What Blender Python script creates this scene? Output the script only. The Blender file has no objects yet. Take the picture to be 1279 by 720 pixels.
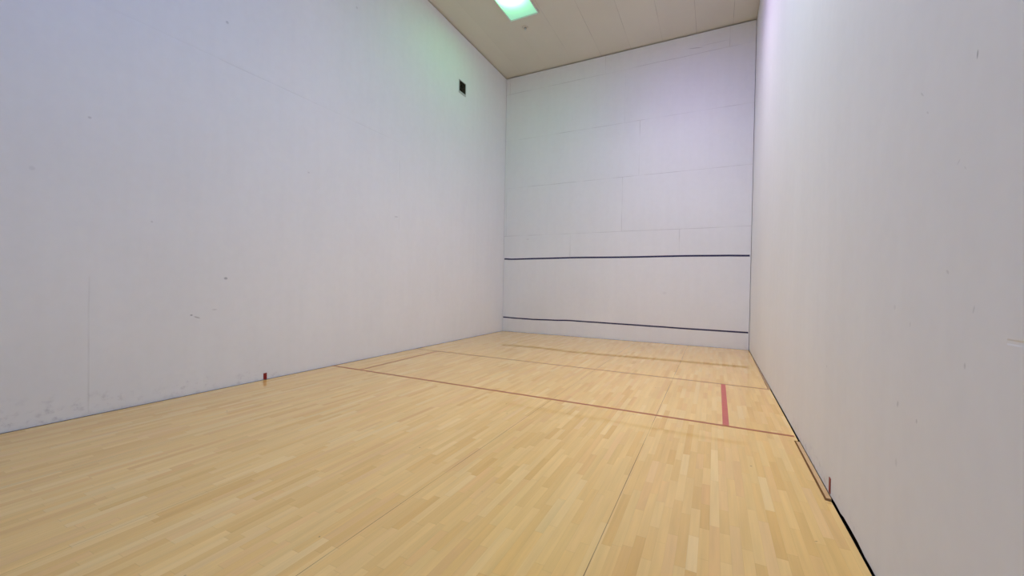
import bpy, bmesh, math, random
from mathutils import Vector, Matrix

random.seed(7)
S = bpy.context.scene
COL = S.collection
W, H, D = 6.096, 7.203, 11.75          # width, height, depth of the court (front wall at y = 0, room runs towards -y)
XR = 6.108                              # face of the right wall panels

# ------------------------------------------------------------------ helpers
class B:
    """collects shapes into one mesh"""
    def __init__(s): s.bm = bmesh.new()
    def box(s, x0, x1, y0, y1, z0, z1, bevel=0.0):
        t = bmesh.new()
        bmesh.ops.create_cube(t, size=1.0)
        for v in t.verts:
            v.co = Vector(((x0+x1)/2+v.co.x*(x1-x0), (y0+y1)/2+v.co.y*(y1-y0), (z0+z1)/2+v.co.z*(z1-z0)))
        if bevel: bmesh.ops.bevel(t, geom=t.edges[:], offset=bevel, segments=2, affect='EDGES', profile=.5)
        s.merge(t); return s
    def merge(s, t, mat=None):
        if mat: bmesh.ops.transform(t, matrix=mat, verts=t.verts)
        m = bpy.data.meshes.new('t'); t.to_mesh(m); t.free(); s.bm.from_mesh(m); bpy.data.meshes.remove(m)
    def prism(s, pts, z0, z1):
        t = bmesh.new()
        a = [t.verts.new((x, y, z0)) for x, y in pts]; b = [t.verts.new((x, y, z1)) for x, y in pts]
        t.faces.new(a[::-1]); t.faces.new(b)
        n = len(pts)
        for i in range(n): t.faces.new((a[i], a[(i+1) % n], b[(i+1) % n], b[i]))
        bmesh.ops.recalc_face_normals(t, faces=t.faces)
        s.merge(t); return s
    def lathe(s, prof, c=(0, 0, 0), n=40):
        t = bmesh.new(); rings = []
        for r, z in prof:
            if r < 1e-6: rings.append([t.verts.new((0, 0, z))])
            else: rings.append([t.verts.new((r*math.cos(2*math.pi*k/n), r*math.sin(2*math.pi*k/n), z)) for k in range(n)])
        for p, q in zip(rings, rings[1:]):
            for k in range(n):
                a = [p[k % len(p)], p[(k+1) % len(p)], q[(k+1) % len(q)], q[k % len(q)]]
                u = []
                for v in a:
                    if v not in u: u.append(v)
                if len(u) > 2: t.faces.new(u)
        bmesh.ops.recalc_face_normals(t, faces=t.faces)
        s.merge(t, Matrix.Translation(c)); return s
    def build(s, name, mat, parent=None, smooth=False):
        me = bpy.data.meshes.new(name); s.bm.to_mesh(me); s.bm.free()
        if smooth:
            for p in me.polygons: p.use_smooth = True
        me.materials.append(mat)
        o = bpy.data.objects.new(name, me); COL.objects.link(o)
        if parent: o.parent = parent
        return o

def tag(o, label, cat, group=None):
    o['label'] = label; o['category'] = cat
    if group: o['group'] = group
    return o
def struct(o, label=None):
    o['kind'] = 'structure'
    if label: o['label'] = label
    return o
def empty(name, loc):
    o = bpy.data.objects.new(name, None); COL.objects.link(o); o.location = loc; o.empty_display_size = .1
    return o

# ------------------------------------------------------------------ node helper
class N:
    def __init__(s, name):
        s.m = bpy.data.materials.new(name); s.m.use_nodes = True
        s.t = s.m.node_tree; s.n = s.t.nodes; s.l = s.t.links
        s.b = s.n['Principled BSDF']
    def set(s, inp, v):
        if isinstance(v, bpy.types.NodeSocket): s.l.new(v, inp)
        else: inp.default_value = v
    def math(s, op, a, b=0.0, c=None, clamp=False):
        n = s.n.new('ShaderNodeMath'); n.operation = op; n.use_clamp = clamp
        s.set(n.inputs[0], a); s.set(n.inputs[1], b)
        if c is not None: s.set(n.inputs[2], c)
        return n.outputs[0]
    def pos(s):
        g = s.n.new('ShaderNodeTexCoord'); x = s.n.new('ShaderNodeSeparateXYZ')
        s.l.new(g.outputs['Object'], x.inputs[0]); s.P = g.outputs['Object']
        return x.outputs[0], x.outputs[1], x.outputs[2]
    def vec(s, x, y, z):
        c = s.n.new('ShaderNodeCombineXYZ')
        for i, v in enumerate((x, y, z)): s.set(c.inputs[i], v)
        return c.outputs[0]
    def scale(s, v, sc):
        n = s.n.new('ShaderNodeVectorMath'); n.operation = 'MULTIPLY'
        s.set(n.inputs[0], v); n.inputs[1].default_value = sc; return n.outputs[0]
    def noise(s, v, scale, detail=2, rough=.5):
        n = s.n.new('ShaderNodeTexNoise'); s.set(n.inputs['Vector'], v)
        n.inputs['Scale'].default_value = scale; n.inputs['Detail'].default_value = detail
        n.inputs['Roughness'].default_value = rough; return n.outputs['Fac']
    def white(s, v):
        n = s.n.new('ShaderNodeTexWhiteNoise'); n.noise_dimensions = '3D'; s.set(n.inputs['Vector'], v); return n.outputs['Value']
    def ss(s, v, a, b, lo=0.0, hi=1.0):
        n = s.n.new('ShaderNodeMapRange'); n.interpolation_type = 'SMOOTHSTEP'
        s.set(n.inputs['Value'], v)
        for k, q in (('From Min', a), ('From Max', b), ('To Min', lo), ('To Max', hi)): n.inputs[k].default_value = q
        return n.outputs[0]
    def mix(s, f, a, b):
        n = s.n.new('ShaderNodeMix'); n.data_type = 'RGBA'
        s.set(n.inputs[0], f)
        for i, q in ((6, a), (7, b)):
            if isinstance(q, tuple): q = (*q[:3], 1)
            s.set(n.inputs[i], q)
        return n.outputs[2]
    def ramp(s, f, stops):
        n = s.n.new('ShaderNodeValToRGB'); s.set(n.inputs[0], f); e = n.color_ramp.elements
        while len(e) < len(stops): e.new(.5)
        for q, (p, c) in zip(e, stops): q.position = p; q.color = (*c, 1)
        return n.outputs[0]
    def bump(s, h, dist, strength=1.0, normal=None):
        n = s.n.new('ShaderNodeBump'); s.set(n.inputs['Height'], h)
        n.inputs['Distance'].default_value = dist; n.inputs['Strength'].default_value = strength
        if normal: s.l.new(normal, n.inputs['Normal'])
        return n.outputs[0]
    def add(s, *a):
        r = a[0]
        for b in a[1:]: r = s.math('ADD', r, b)
        return r
    def mx(s, *a):
        r = a[0]
        for b in a[1:]: r = s.math('MAXIMUM', r, b)
        return r

def lin(r, g, b):
    f = lambda c: (c/255/12.92) if c/255 <= .04045 else ((c/255+.055)/1.055)**2.4
    return (f(r), f(g), f(b))

def plain(name, rgb, rough=.6, metal=0.0, spec=.5, var=.06, vs=30):
    m = N(name); m.pos()
    f = m.noise(m.P, vs, 3)
    dark = tuple(c*(1-var) for c in rgb); lite = tuple(min(1, c*(1+var)) for c in rgb)
    m.l.new(m.mix(f, dark, lite), m.b.inputs['Base Color'])
    m.b.inputs['Roughness'].default_value = rough; m.b.inputs['Metallic'].default_value = metal
    m.b.inputs['Specular IOR Level'].default_value = spec
    return m.m

def band(m, c, at, w):                     # 1 on a thin line at coordinate c == at
    d = m.math('ABSOLUTE', m.math('SUBTRACT', c, at)); return m.ss(d, w*.35, w, 1, 0)
def inside(m, c, a, b):
    return m.math('MULTIPLY', m.math('GREATER_THAN', c, a), m.math('LESS_THAN', c, b))

def panel_wall(name, axis, base, rows, cols, marks=(), smudge=None, seam_s=.2, corner=()):
    """painted board wall: hairline joints, faint roller mottling, scuffs of their own shape.
       axis: 'x' for a wall running along x, 'y' along y.  rows: (z, u0, u1); cols: (u, z0, z1)"""
    m = N(name); x, y, z = m.pos(); u = x if axis == 'x' else y
    # slow wander so that joints are not ruler straight
    wob = m.math('MULTIPLY', m.math('SUBTRACT', m.noise(m.P, .9, 2), .5), .03)
    zz = m.math('ADD', z, wob); uu = m.math('ADD', u, wob)
    seams = None
    for (r, u0, u1) in rows:
        q = m.math('MULTIPLY', band(m, zz, r, .009), inside(m, u, u0, u1)); seams = q if seams is None else m.mx(seams, q)
    for (c, z0, z1) in cols:
        q = m.math('MULTIPLY', band(m, uu, c, .009), inside(m, z, z0, z1)); seams = m.mx(seams, q)
    fade = m.ss(m.noise(m.P, 1.3, 2), .40, .64, .10, 1.0)
    seam = m.math('MULTIPLY', seams, m.math('MULTIPLY', fade, seam_s))
    # paint mottling
    big = m.noise(m.P, .55, 3, .55); fine = m.noise(m.P, 9, 2, .6); vert = m.noise(m.scale(m.P, (6, 6, .7)), 1.0, 2, .6)
    mot = m.add(m.math('MULTIPLY', m.math('SUBTRACT', big, .5), .10), m.math('MULTIPLY', m.math('SUBTRACT', fine, .5), .05),
                m.math('MULTIPLY', m.math('SUBTRACT', vert, .5), .05))
    val = m.math('ADD', mot, 1.0)
    col = m.n.new('ShaderNodeVectorMath'); col.operation = 'SCALE'; col.inputs[0].default_value = base; m.l.new(val, col.inputs['Scale'])
    c = col.outputs[0]
    c = m.mix(seam, c, (.10, .09, .08))
    # scuffs: (u, z, half width, half height, tilt, strength)
    tot = None
    jit = m.math('MULTIPLY', m.math('SUBTRACT', m.noise(m.P, 40, 2), .5), .9)
    for (mu, mz, hw, hh, tl, st) in marks:
        a = m.math('SUBTRACT', u, mu); b = m.math('SUBTRACT', z, mz)
        ct, sn = math.cos(tl), math.sin(tl)
        p = m.math('DIVIDE', m.math('ADD', m.math('MULTIPLY', a, ct), m.math('MULTIPLY', b, sn)), hw)
        q = m.math('DIVIDE', m.math('SUBTRACT', m.math('MULTIPLY', b, ct), m.math('MULTIPLY', a, sn)), hh)
        r = m.math('ADD', m.math('ADD', m.math('MULTIPLY', p, p), m.math('MULTIPLY', q, q)), jit)
        e = m.math('MULTIPLY', m.ss(r, .1, 1.5, 1, 0), st*.6)
        tot = e if tot is None else m.mx(tot, e)
    if tot is not None: c = m.mix(tot, c, (.06, .055, .07))
    if smudge:
        u0, u1, h, st = smudge
        n1 = m.ss(m.noise(m.scale(m.P, (1, 1, 1.2)), 11.0, 4, .62), .50, .78)
        n2 = m.ss(m.noise(m.P, 1.2, 2), .40, .60)
        mask = m.math('MULTIPLY', m.ss(z, .05*h, h, 1, 0), m.math('MULTIPLY', m.ss(u, u0, u0+.6, 0, 1), m.ss(u, u1-.8, u1, 1, 0)))
        c = m.mix(m.math('MULTIPLY', m.math('MULTIPLY', n1, n2), m.math('MULTIPLY', mask, st)), c, (.19, .16, .23))
    m.l.new(c, m.b.inputs['Base Color'])
    m.b.inputs['Roughness'].default_value = .55; m.b.inputs['Specular IOR Level'].default_value = .35
    h = m.math('SUBTRACT', m.math('MULTIPLY', m.noise(m.P, 3, 4, .6), .6), m.math('MULTIPLY', seams, .5))
    m.l.new(m.bump(h, .004, .6), m.b.inputs['Normal'])
    return m.m

# ------------------------------------------------------------------ materials
PAINT = (.845, .855, .858)
m_left = panel_wall('painted_boards_left', 'y', PAINT,
    rows=[(4.01, -8.4, -4.3), (1.35, -11.7, -9.2)],
    cols=[(-4.28, 2.35, 3.95), (-8.535, .0, 1.35), (-1.6, 1.3, 2.6)],
    marks=[(-7.315, 1.358, .022, .016, 0, .75), (-7.678, .924, .014, .010, 0, .8), (-7.62, .895, .035, .008, -.35, .6), (-7.436, .977, .03, .008, 0, .3),
           (-4.354, 2.584, .05, .010, .1, .45), (-8.536, 2.881, .014, .012, 0, .35), (-7.328, 4.499, .018, .018, 0, .45), (-8.9, 2.3, .02, .02, 0, .15),
           (-6.2, 2.95, .02, .012, 0, .3), (-8.05, 1.95, .012, .01, 0, .3), (-5.35, 5.9, .02, .02, 0, .3)],
    smudge=(-10.5, -6.2, .34, .54), seam_s=.11)
m_front = panel_wall('painted_boards_front', 'x', PAINT,
    rows=[(6.72, -.1, 6.2), (5.40, -.1, 6.2), (4.06, -.1, 6.2), (2.71, -.1, 6.2)],
    cols=[(2.83, 6.72, 7.2), (5.60, 6.72, 7.2), (.12, 6.72, 7.2), (3.33, 5.40, 6.72), (3.70, 4.06, 5.40), (3.31, 2.71, 4.06), (4.65, 2.05, 2.71), (1.98, 2.1, 2.71), (.07, 2.71, 4.06)],
    marks=[(4.9, 6.86, .16, .008, -.12, .6), (4.35, 1.2, .05, .03, 0, .12), (.75, 2.6, .04, .02, 0, .2), (5.3, 6.88, .3, .006, 0, .3)], seam_s=.24)
m_right = panel_wall('painted_boards_right', 'y', PAINT,
    rows=[(1.22, -8.85, -8.60)], cols=[],
    marks=[(-8.42, 2.086, .004, .014, .1, .8), (-8.05, 2.12, .018, .004, .7, .28), (-8.1, 2.03, .012, .004, .6, .25), (-8.33, 1.78, .012, .003, -.7, .28), (-8.37, 1.75, .01, .003, .7, .2),
           (-8.40, 1.12, .006, .01, 0, .35), (-7.9, .87, .008, .014, .2, .4), (-8.08, .85, .006, .009, 0, .4), (-6.7, .82, .01, .01, 0, .3),
           (-8.28, 1.42, .012, .006, .6, .28), (-7.84, 1.28, .012, .012, 0, .2), (-8.44, 1.30, .004, .014, .3, .3), (-7.9, .62, .012, .02, 0, .2), (-8.0, 1.22, .005, .012, 0, .25)],
    smudge=(-8.4, -5.0, .16, .5), seam_s=.05)
m_back = panel_wall('painted_boards_back', 'x', PAINT, rows=[(2.7, 0, 6.2), (4.05, 0, 6.2), (5.4, 0, 6.2)], cols=[(2, 2.7, 4.05)], seam_s=.2)

def ceiling_mat():
    m = N('ceiling_boards'); x, y, z = m.pos()
    cell = m.math('DIVIDE', m.math('SUBTRACT', x, .51), .735)
    fr = m.math('ABSOLUTE', m.math('SUBTRACT', m.math('FRACT', cell), .5))
    seam = m.ss(fr, .4935, .4975)
    seam = m.math('MULTIPLY', seam, m.ss(m.noise(m.P, 1.1, 3), .38, .6, .25, 1))
    seam = m.math('MULTIPLY', seam, m.ss(x, 1.5, 2.6, .25, 1))
    st = m.noise(m.scale(m.P, (1, .5, 1)), 1.0, 4, .6)
    tone = m.white(m.vec(m.math('FLOOR', m.math('ADD', cell, 1.0)), 3.0, 1.0))
    v = m.add(m.math('MULTIPLY', m.math('SUBTRACT', st, .5), .14), m.math('MULTIPLY', tone, .03), .96)
    col = m.n.new('ShaderNodeVectorMath'); col.operation = 'SCALE'; col.inputs[0].default_value = (.70, .675, .585); m.l.new(v, col.inputs['Scale'])
    m.l.new(m.mix(m.math('MULTIPLY', seam, .48), col.outputs[0], (.12, .10, .08)), m.b.inputs['Base Color'])
    m.b.inputs['Roughness'].default_value = .8; m.b.inputs['Specular IOR Level'].default_value = .2
    return m.m
m_ceil = ceiling_mat()

def floor_mat():
    m = N('maple_strip_floor'); x, y, z = m.pos()
    w = .0505
    r = m.math('DIVIDE', x, w); row = m.math('FLOOR', r); fx = m.math('FRACT', r)
    rnd = m.white(m.vec(row, 1.7, 0.3)); rnd2 = m.white(m.vec(row, 9.1, 4.3))
    ln = m.math('ADD', m.math('MULTIPLY', rnd2, .42), .26)                     # board length of that row
    q = m.math('ADD', m.math('DIVIDE', y, ln), m.math('MULTIPLY', rnd, 17.0))
    bi = m.math('FLOOR', q); fy = m.math('FRACT', q)
    t = m.white(m.vec(row, bi, 2.5)); t2 = m.white(m.vec(row, bi, 7.9))
    base = m.ramp(t, [(0.0, (.80, .475, .135)), (.10, (.84, .520, .160)), (.5, (.885, .572, .190)), (.86, (.905, .600, .212)), (1.0, (.92, .640, .255))])
    # a few boards redder, a few greyer
    base = m.mix(m.ss(t2, .72, 1.0, 0, .45), base, (.86, .50, .19))
    base = m.mix(m.ss(t2, .16, 0, 0, .25), base, (.80, .56, .20))
    # grain running with the boards, different on each board
    gv = m.n.new('ShaderNodeVectorMath'); gv.operation = 'ADD'; m.l.new(m.P, gv.inputs[0]); m.l.new(m.vec(0.0, m.math('MULTIPLY', t, 31.0), 0.0), gv.inputs[1])
    g1 = m.noise(m.scale(gv.outputs[0], (60, 2.2, 1)), 1.0, 4, .6); g2 = m.noise(m.scale(gv.outputs[0], (14, 1.1, 1)), 1.0, 3, .55)
    big = m.noise(m.scale(m.P, (1.2, .6, 1)), 1.0, 3, .5)
    v = m.add(m.math('MULTIPLY', m.math('SUBTRACT', g1, .5), .16), m.math('MULTIPLY', m.math('SUBTRACT', g2, .5), .30), m.math('MULTIPLY', m.math('SUBTRACT', big, .5), .12), .97)
    sc = m.n.new('ShaderNodeVectorMath'); sc.operation = 'SCALE'; m.l.new(base, sc.inputs[0]); m.l.new(v, sc.inputs['Scale'])
    c = sc.outputs[0]
    # joints
    ex = m.ss(m.math('ABSOLUTE', m.math('SUBTRACT', fx, .5)), .480, .498)
    ey = m.ss(m.math('MULTIPLY', m.math('SUBTRACT', .5, m.math('ABSOLUTE', m.math('SUBTRACT', fy, .5))), ln), .0022, .0008)
    c = m.mix(m.math('MULTIPLY', ex, .20), c, (.30, .13, .03)); c = m.mix(m.math('MULTIPLY', ey, .16), c, (.30, .13, .03))
    # long open joints between floor sections
    op = None
    for sx, wd, st in ((4.884, .0030, .85), (3.719, .0026, .75), (2.553, .0024, .45), (1.388, .0024, .4)):
        e = m.math('MULTIPLY', band(m, x, sx, wd), st); op = e if op is None else m.mx(op, e)
    op = m.math('MULTIPLY', op, m.ss(m.noise(m.P, 1.5, 2), .3, .55, .35, 1))
    c = m.mix(op, c, (.10, .035, .006))
    # tiny dark nicks
    c = m.mix(m.math('MULTIPLY', m.ss(m.noise(m.P, 17, 1), .80, .84), .6), c, (.12, .06, .03))
    m.l.new(c, m.b.inputs['Base Color'])
    m.b.inputs['Roughness'].default_value = .05; m.b.inputs['IOR'].default_value = 1.6
    # varnish follows the slightly cupped boards and a long floor wave
    wave = m.noise(m.scale(m.P, (.9, .5, 1)), 1.0, 2, .4)
    n = m.bump(wave, .00016, 1.0)
    m.l.new(n, m.b.inputs['Normal'])
    return m.m
m_floor = floor_mat()
m_dark = plain('void_shade', (.020, .011, .006), .9, spec=.1)  # near-black colour stands in for deep shade in the floor gaps and vent
m_strip = plain('pale_maple_strip', (.66, .42, .19), .4, var=.12, vs=18)
m_strip2 = plain('aged_maple_strip', (.42, .26, .13), .5, var=.15, vs=18)
m_red = plain('red_tape', (.56, .135, .10), .5, var=.10, vs=12)
m_redline = plain('worn_red_brown_line', (.42, .14, .050), .45, var=.22, vs=9)
m_brownline = plain('worn_brown_line', (.38, .20, .085), .45, var=.22, vs=9)
m_mark = plain('deep_red_tape', (.27, .012, .010), .5, var=.1)
m_blue = plain('navy_tape', (.022, .022, .085), .5, var=.2, vs=8)
m_frame = plain('white_enamel_frame', (.66, .68, .64), .4, spec=.5, var=.03)
m_grey = plain('grey_enamel', (.50, .51, .50), .45, var=.05)
m_blade = plain('dark_louvre', (.13, .145, .095), .5, var=.2)
m_chrome = plain('chrome', (.7, .7, .7), .25, metal=1.0)

def lens_mat(name, rim, core, power, sig=.105):
    """backlit frosted lens: a lamp bulb sits behind the middle and the light it passes falls off to the rim"""
    m = N(name); x, y, z = m.pos()
    r = m.math('SQRT', m.math('ADD', m.math('MULTIPLY', x, x), m.math('MULTIPLY', y, y)))
    q = m.math('DIVIDE', r, sig); g = m.math('POWER', m.math('ADD', m.math('MULTIPLY', q, q), 1.0), -2.0)   # cos^4 law of an imagined bulb at height sig, painted into the emission
    ripple = m.math('ADD', 0.0, 1.0)
    a = m.n.new('ShaderNodeVectorMath'); a.operation = 'SCALE'; a.inputs[0].default_value = rim; m.l.new(ripple, a.inputs['Scale'])
    b = m.n.new('ShaderNodeVectorMath'); b.operation = 'SCALE'; b.inputs[0].default_value = tuple(c*power for c in core); m.l.new(g, b.inputs['Scale'])
    s = m.n.new('ShaderNodeVectorMath'); s.operation = 'ADD'; m.l.new(a.outputs[0], s.inputs[0]); m.l.new(b.outputs[0], s.inputs[1])
    m.b.inputs['Base Color'].default_value = (.3, .33, .32, 1); m.b.inputs['Roughness'].default_value = .4
    m.l.new(s.outputs[0], m.b.inputs['Emission Color']); m.b.inputs['Emission Strength'].default_value = 1.0
    return m.m

# ------------------------------------------------------------------ setting
# floor slab: its right edge keeps an open expansion gap to the wall and has a notch for the filler strip
edge = [(6.099, 0.0), (6.096, -.8), (6.072, -3.78), (6.096, -3.80), (6.095, -5.70), (6.094, -5.83), (6.063, -5.84), (6.063, -6.965), (6.095, -6.970), (6.096, -7.4), (6.093, -8.2), (6.09, -D-.2)]
floor = B().prism([(0.018, -.016)] + [(x, y if y else -.014) for x, y in edge] + [(.018, -D-.2)], -.045, 0.0).build('floor', m_floor); struct(floor)
struct(B().box(-.3, W+.5, -D-.4, .3, -.12, -.045).build('subfloor', m_dark))
struct(B().box(-.2, 0, -D-.2, .2, .0005, H-.028).build('wall_left', m_left))
struct(B().box(.006, XR-.008, 0, .2, .0005, H-.028).build('wall_front', m_front))
struct(B().box(0, XR, -D-.2, -D, -.045, H+.1).build('wall_back', m_back))
struct(B().box(-.2, XR+.2, -D-.2, .2, H, H+.15).build('ceiling', m_ceil))
# right wall hangs a little clear of the floor, its lower edge ragged
bm = bmesh.new(); pts = []; yy = .2
while yy > -D-.2:
    base = .0005 if yy > -3.8 else (.001 if yy > -6.95 else .002)
    amp = .0005 if yy > -3.8 else (.0015 if yy > -6.95 else .018)
    pts.append((yy, base + random.random()**2*amp)); yy -= random.uniform(.04, .14)
pts.append((-D-.2, .003))
prev = None
for y_, zb in pts:
    cur = [bm.verts.new((XR, y_, zb)), bm.verts.new((XR, y_, H-.028)), bm.verts.new((XR+.2, y_, H-.028)), bm.verts.new((XR+.2, y_, zb))]
    if prev:
        for a in range(4): bm.faces.new((prev[a], prev[(a+1) % 4], cur[(a+1) % 4], cur[a]))
    else: bm.faces.new(cur)
    prev = cur
bm.faces.new(prev[::-1]); bmesh.ops.recalc_face_normals(bm, faces=bm.faces)
b = B(); b.bm.free(); b.bm = bm
struct(b.build('wall_right', m_right))

# narrow dark shadow joint where boards meet at the ceiling and corners
# ------------------------------------------------------------------ filler strips along the right wall
tag(B().box(6.0765, 6.1035, -6.928, -5.850, -.044, .0012, .001).build('filler_strip', m_strip),
    'short pale wooden filler strip set in the floor edge along the right wall', 'wood strip')

tag(B().prism([(6.1035, -.81), (6.1035, -3.785), (6.077, -3.785), (6.101, -.81)], -.044, .001).build('filler_strip', m_strip2),
    'long thin tapering wooden filler strip between the front right corner and the farther cross line', 'wood strip')

# ------------------------------------------------------------------ court lines on the floor
def quad_strip(name, a, b, w, mat, t=.0012):
    a, b = Vector(a), Vector(b); n = Vector((-(b-a).y, (b-a).x)).normalized()*w/2
    return B().prism([tuple(a-n), tuple(b-n), tuple(b+n), tuple(a+n)], .0, t).build(name, mat)
tag(quad_strip('short_line', (.012, -5.735), (6.083, -5.715), .042, m_redline),
    'long red-brown line across the whole floor, the nearer of the two cross lines', 'court line')
tag(quad_strip('service_line', (.012, -3.735), (6.088, -3.812), .036, m_brownline),
    'thin faded brown line across the whole floor, the farther of the two cross lines', 'court line')
tag(quad_strip('service_box_line', (.600, -5.708), (.558, -3.760), .036, m_redline),
    'narrow red-brown line joining the two cross lines beside the left wall', 'court line')
tag(quad_strip('service_box_tape', (5.530, -5.690), (5.540, -3.826), .056, m_red),
    'wide bright red tape stripe joining the two cross lines near the right wall', 'court line')

# ------------------------------------------------------------------ tape on the front wall
def wall_tape(name, prof, w, mat):
    bm = bmesh.new(); prev = None
    for i in range(len(prof)-1):
        (x0, z0), (x1, z1) = prof[i], prof[i+1]
        for k in range(7 if i == len(prof)-2 else 6):
            f = k/6; s = f*f*(3-2*f); x_ = x0+(x1-x0)*f; z_ = z0+(z1-z0)*s
            cur = [bm.verts.new((x_, -.0002, z_-w/2)), bm.verts.new((x_, -.0014, z_-w/2)), bm.verts.new((x_, -.0014, z_+w/2)), bm.verts.new((x_, -.0002, z_+w/2))]
            if prev:
                for a in range(4): bm.faces.new((prev[a], prev[(a+1) % 4], cur[(a+1) % 4], cur[a]))
            else: bm.faces.new(cur)
            prev = cur
    bm.faces.new(prev[::-1]); bmesh.ops.recalc_face_normals(bm, faces=bm.faces)
    b = B(); b.bm.free(); b.bm = bm
    return b.build(name, mat)
tag(wall_tape('wall_tape', [(.03, 2.062), (.28, 2.052), (1.2, 2.062), (2.16, 2.072), (3.4, 2.067), (4.85, 2.077), (5.6, 2.072), (6.08, 2.063)], .040, m_blue),
    'navy blue tape line across the front wall, the upper of two', 'tape line')
tag(wall_tape('wall_tape', [(.02, .399), (.5, .388), (.95, .384), (1.5, .396), (2.0, .412), (2.6, .407), (3.43, .400), (4.2, .392), (4.9, .384), (6.085, .379)], .034, m_blue),
    'navy blue tape line across the front wall, the lower one just above the floor', 'tape line')

# ------------------------------------------------------------------ receiving marks on the side walls
tag(B().box(.0002, .0018, -6.836, -6.790, .004, .088).build('receiving_mark', m_mark),
    'small dark red upright tape mark at the foot of the left wall', 'tape mark')
tag(B().box(XR-.0040, XR-.0002, -6.880, -6.846, .012, .112).build('receiving_mark', m_mark),
    'small dark red upright tape mark at the foot of the right wall', 'tape mark')

# ------------------------------------------------------------------ vent on the left wall
v = empty('air_vent', (0, -2.228, 5.945)); tag(v, 'small square dark louvred air vent high on the left wall', 'vent')
hw = .142; hh = .152; fw = .024
f = B()
f.box(0.0005, .016, -hw, hw, -hh, -hh+fw*1.9, .003); f.box(0.0005, .016, -hw, hw, hh-fw*.6, hh, .003)
f.box(0.0005, .016, -hw, -hw+fw*.6, -hh+fw*1.9, hh-fw*.6, .003); f.box(0.0005, .016, hw-fw*.6, hw, -hh+fw*1.9, hh-fw*.6, .003)
f.build('vent_frame', m_grey, v)
B().box(.0005, .002, -hw+.01, hw-.01, -hh+.02, hh-.01).build('vent_shade_sheet', m_dark, v)  # flat dark sheet painted as the shaded hollow behind the blades
g = B(); k = -hh+fw*1.9+.012
while k < hh-.02:
    t = bmesh.new(); bmesh.ops.create_cube(t, size=1.0)
    bmesh.ops.scale(t, vec=(.013, 2*hw-.034, .0016), verts=t.verts)
    g.merge(t, Matrix.Translation((.0085, 0, k)) @ Matrix.Rotation(math.radians(38), 4, 'Y')); k += .0165
g.build('louvre', m_blade, v)

# ------------------------------------------------------------------ sprinkler on the ceiling
s = empty('ceiling_sprinkler', (1.437, -1.852, H)); s.scale = (1.35, 1.35, 1.2); tag(s, 'tiny round sprinkler head on the ceiling beside the green lamp', 'sprinkler')
B().lathe([(.0, -.001), (.040, -.001), (.046, -.004), (.047, -.008), (.040, -.013), (.026, -.016), (.024, -.010), (0, -.010)]).build('escutcheon', plain('beige_escutcheon', (.62, .57, .50), .5), s, True)
B().lathe([(0, -.010), (.012, -.012), (.012, -.034), (.005, -.040), (.005, -.048), (.022, -.050), (.022, -.053), (0, -.054)]).build('sprinkler_head', m_frame, s, True)

# ------------------------------------------------------------------ lamps in the ceiling
def lamp(cx, cy, label, mat, sx=.34, sy=.68, group=None):
    o = empty('ceiling_lamp', (cx, cy, H)); tag(o, label, 'lamp', group)
    f = B(); t = .020
    f.box(-sx, sx, -sy, -sy+t, -.040, -.0005, .003); f.box(-sx, sx, sy-t, sy, -.040, -.0005, .003)
    f.box(-sx, -sx+t, -sy+t, sy-t, -.040, -.0005, .003); f.box(sx-t, sx, -sy+t, sy-t, -.040, -.0005, .003)
    f.build('lamp_frame', m_frame, o)
    ln = B().box(-sx+t, sx-t, -sy+t, sy-t, -.012, -.001).build('lens', m_frame, o)
    ln.data.materials.append(mat)                      # only the face towards the room gives light
    for p in ln.data.polygons:
        if p.normal.z < -.5: p.material_index = 1
    mat.cycles.emission_sampling = 'FRONT'
    return o
def L3(r, g, b): return (r, g, b)
def prism_lens(name, wide, down):
    """prismatic lens: a wide even part plus a part thrown mostly straight down"""
    m = N(name); m.b.inputs['Base Color'].default_value = (.3, .33, .32, 1)
    g = m.n.new('ShaderNodeNewGeometry'); d = m.n.new('ShaderNodeVectorMath'); d.operation = 'DOT_PRODUCT'
    m.l.new(g.outputs['Normal'], d.inputs[0]); m.l.new(g.outputs['Incoming'], d.inputs[1])
    k = m.math('POWER', m.math('ABSOLUTE', d.outputs['Value']), 3.0)
    a = m.n.new('ShaderNodeVectorMath'); a.operation = 'SCALE'; a.inputs[0].default_value = down; m.l.new(k, a.inputs['Scale'])
    b = m.n.new('ShaderNodeVectorMath'); b.operation = 'ADD'; b.inputs[0].default_value = wide; m.l.new(a.outputs[0], b.inputs[1])
    m.l.new(b.outputs[0], m.b.inputs['Emission Color']); m.b.inputs['Emission Strength'].default_value = 1.0
    return m.m
LC = (1.583, 4.52); LY = (-2.88, -6.3, -9.9)
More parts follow.
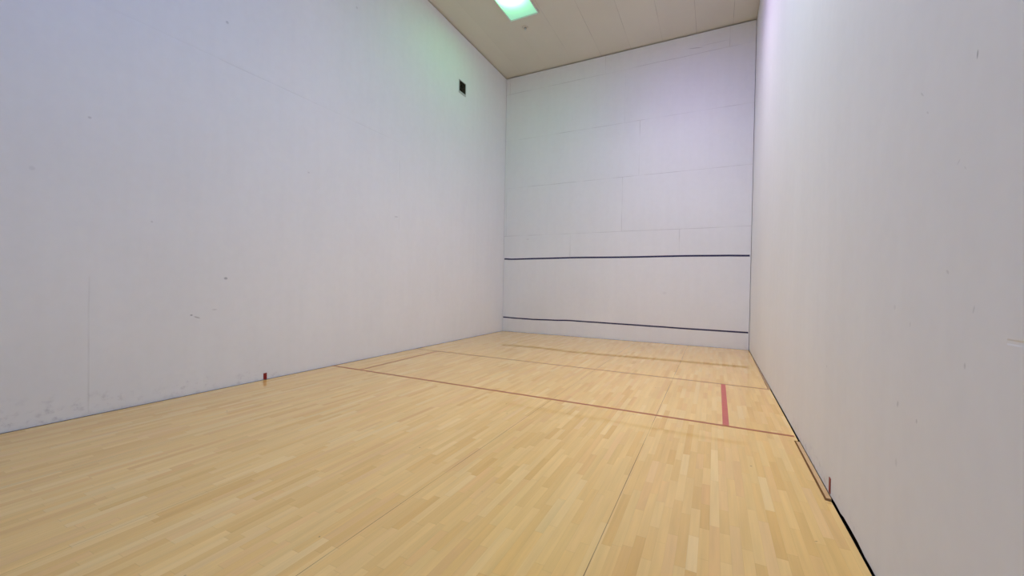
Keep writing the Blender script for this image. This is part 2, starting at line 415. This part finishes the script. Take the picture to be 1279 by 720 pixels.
# (wide, down) colour of each lamp
LAMPS = {
 'green': ((.40, 1.70, .62), 72.0),
 'fr': ((7.2, 4.5, 14.2), (50.5, 45.0, 47.5)),
 'ml': ((.3, .3, .3), (3.5, 1.5, 1.0)),
 'mr': ((3.5, 14.0, 25.0), (52.0, 48.0, 44.0)),
 'bl': ((0.0, 1.5, 12.5), (0.3, 1.0, 0.5)),
 'br': ((0.0, 0.3, 1.5), (0.3, 0.3, 0.5)),
}
m_green = lens_mat('lens_green', (.20, .52, .36), LAMPS['green'][0], LAMPS['green'][1], .115)
lamp(LC[0], LY[0], 'glowing green ceiling lamp cut by the top edge of the picture', m_green)
lamp(LC[1], LY[0], 'rectangular ceiling lamp with a lilac glow near the front right corner', prism_lens('lens_front_right', *LAMPS['fr']))
lamp(LC[0], LY[1], 'rectangular dim warm ceiling lamp over the left half of the court', prism_lens('lens_middle_left', *LAMPS['ml']))
lamp(LC[1], LY[1], 'rectangular bright cool white ceiling lamp over the right half of the court', prism_lens('lens_middle_right', *LAMPS['mr']))
lamp(LC[0], LY[2], 'rectangular ceiling lamp with a blue glow at the back left', prism_lens('lens_back_left', *LAMPS['bl']))
lamp(LC[1], LY[2], 'rectangular ceiling lamp with a blue glow at the back right', prism_lens('lens_back_right', *LAMPS['br']))

# ------------------------------------------------------------------ world, camera, colour
w = bpy.data.worlds.new('World'); S.world = w; w.use_nodes = True
w.node_tree.nodes['Background'].inputs[0].default_value = (0, 0, 0, 1)

yaw, pitch, roll = -0.4657, -0.0102, 0.0179
fwd = Vector((math.sin(yaw)*math.cos(pitch), math.cos(yaw)*math.cos(pitch), math.sin(pitch)))
r = fwd.cross(Vector((0, 0, 1))).normalized(); u = r.cross(fwd)
c_, s_ = math.cos(roll), math.sin(roll)
r2 = c_*r+s_*u; u2 = -s_*r+c_*u
cam = bpy.data.cameras.new('Camera'); co = bpy.data.objects.new('Camera', cam); COL.objects.link(co)
M = Matrix((( r2.x, u2.x, -fwd.x, 5.3989), (r2.y, u2.y, -fwd.y, -10.1689), (r2.z, u2.z, -fwd.z, 1.3529), (0, 0, 0, 1)))
co.matrix_world = M
cam.sensor_fit = 'HORIZONTAL'; cam.sensor_width = 36; cam.lens = 502.204/1279*36; cam.clip_start = .02; cam.clip_end = 100
S.camera = co
S.cycles.max_bounces = 10; S.cycles.diffuse_bounces = 7; S.cycles.glossy_bounces = 4
S.view_settings.view_transform = 'Standard'; S.view_settings.look = 'None'; S.view_settings.gamma = 1
S.view_settings.use_curve_mapping = False
S.view_settings.exposure = 0.05
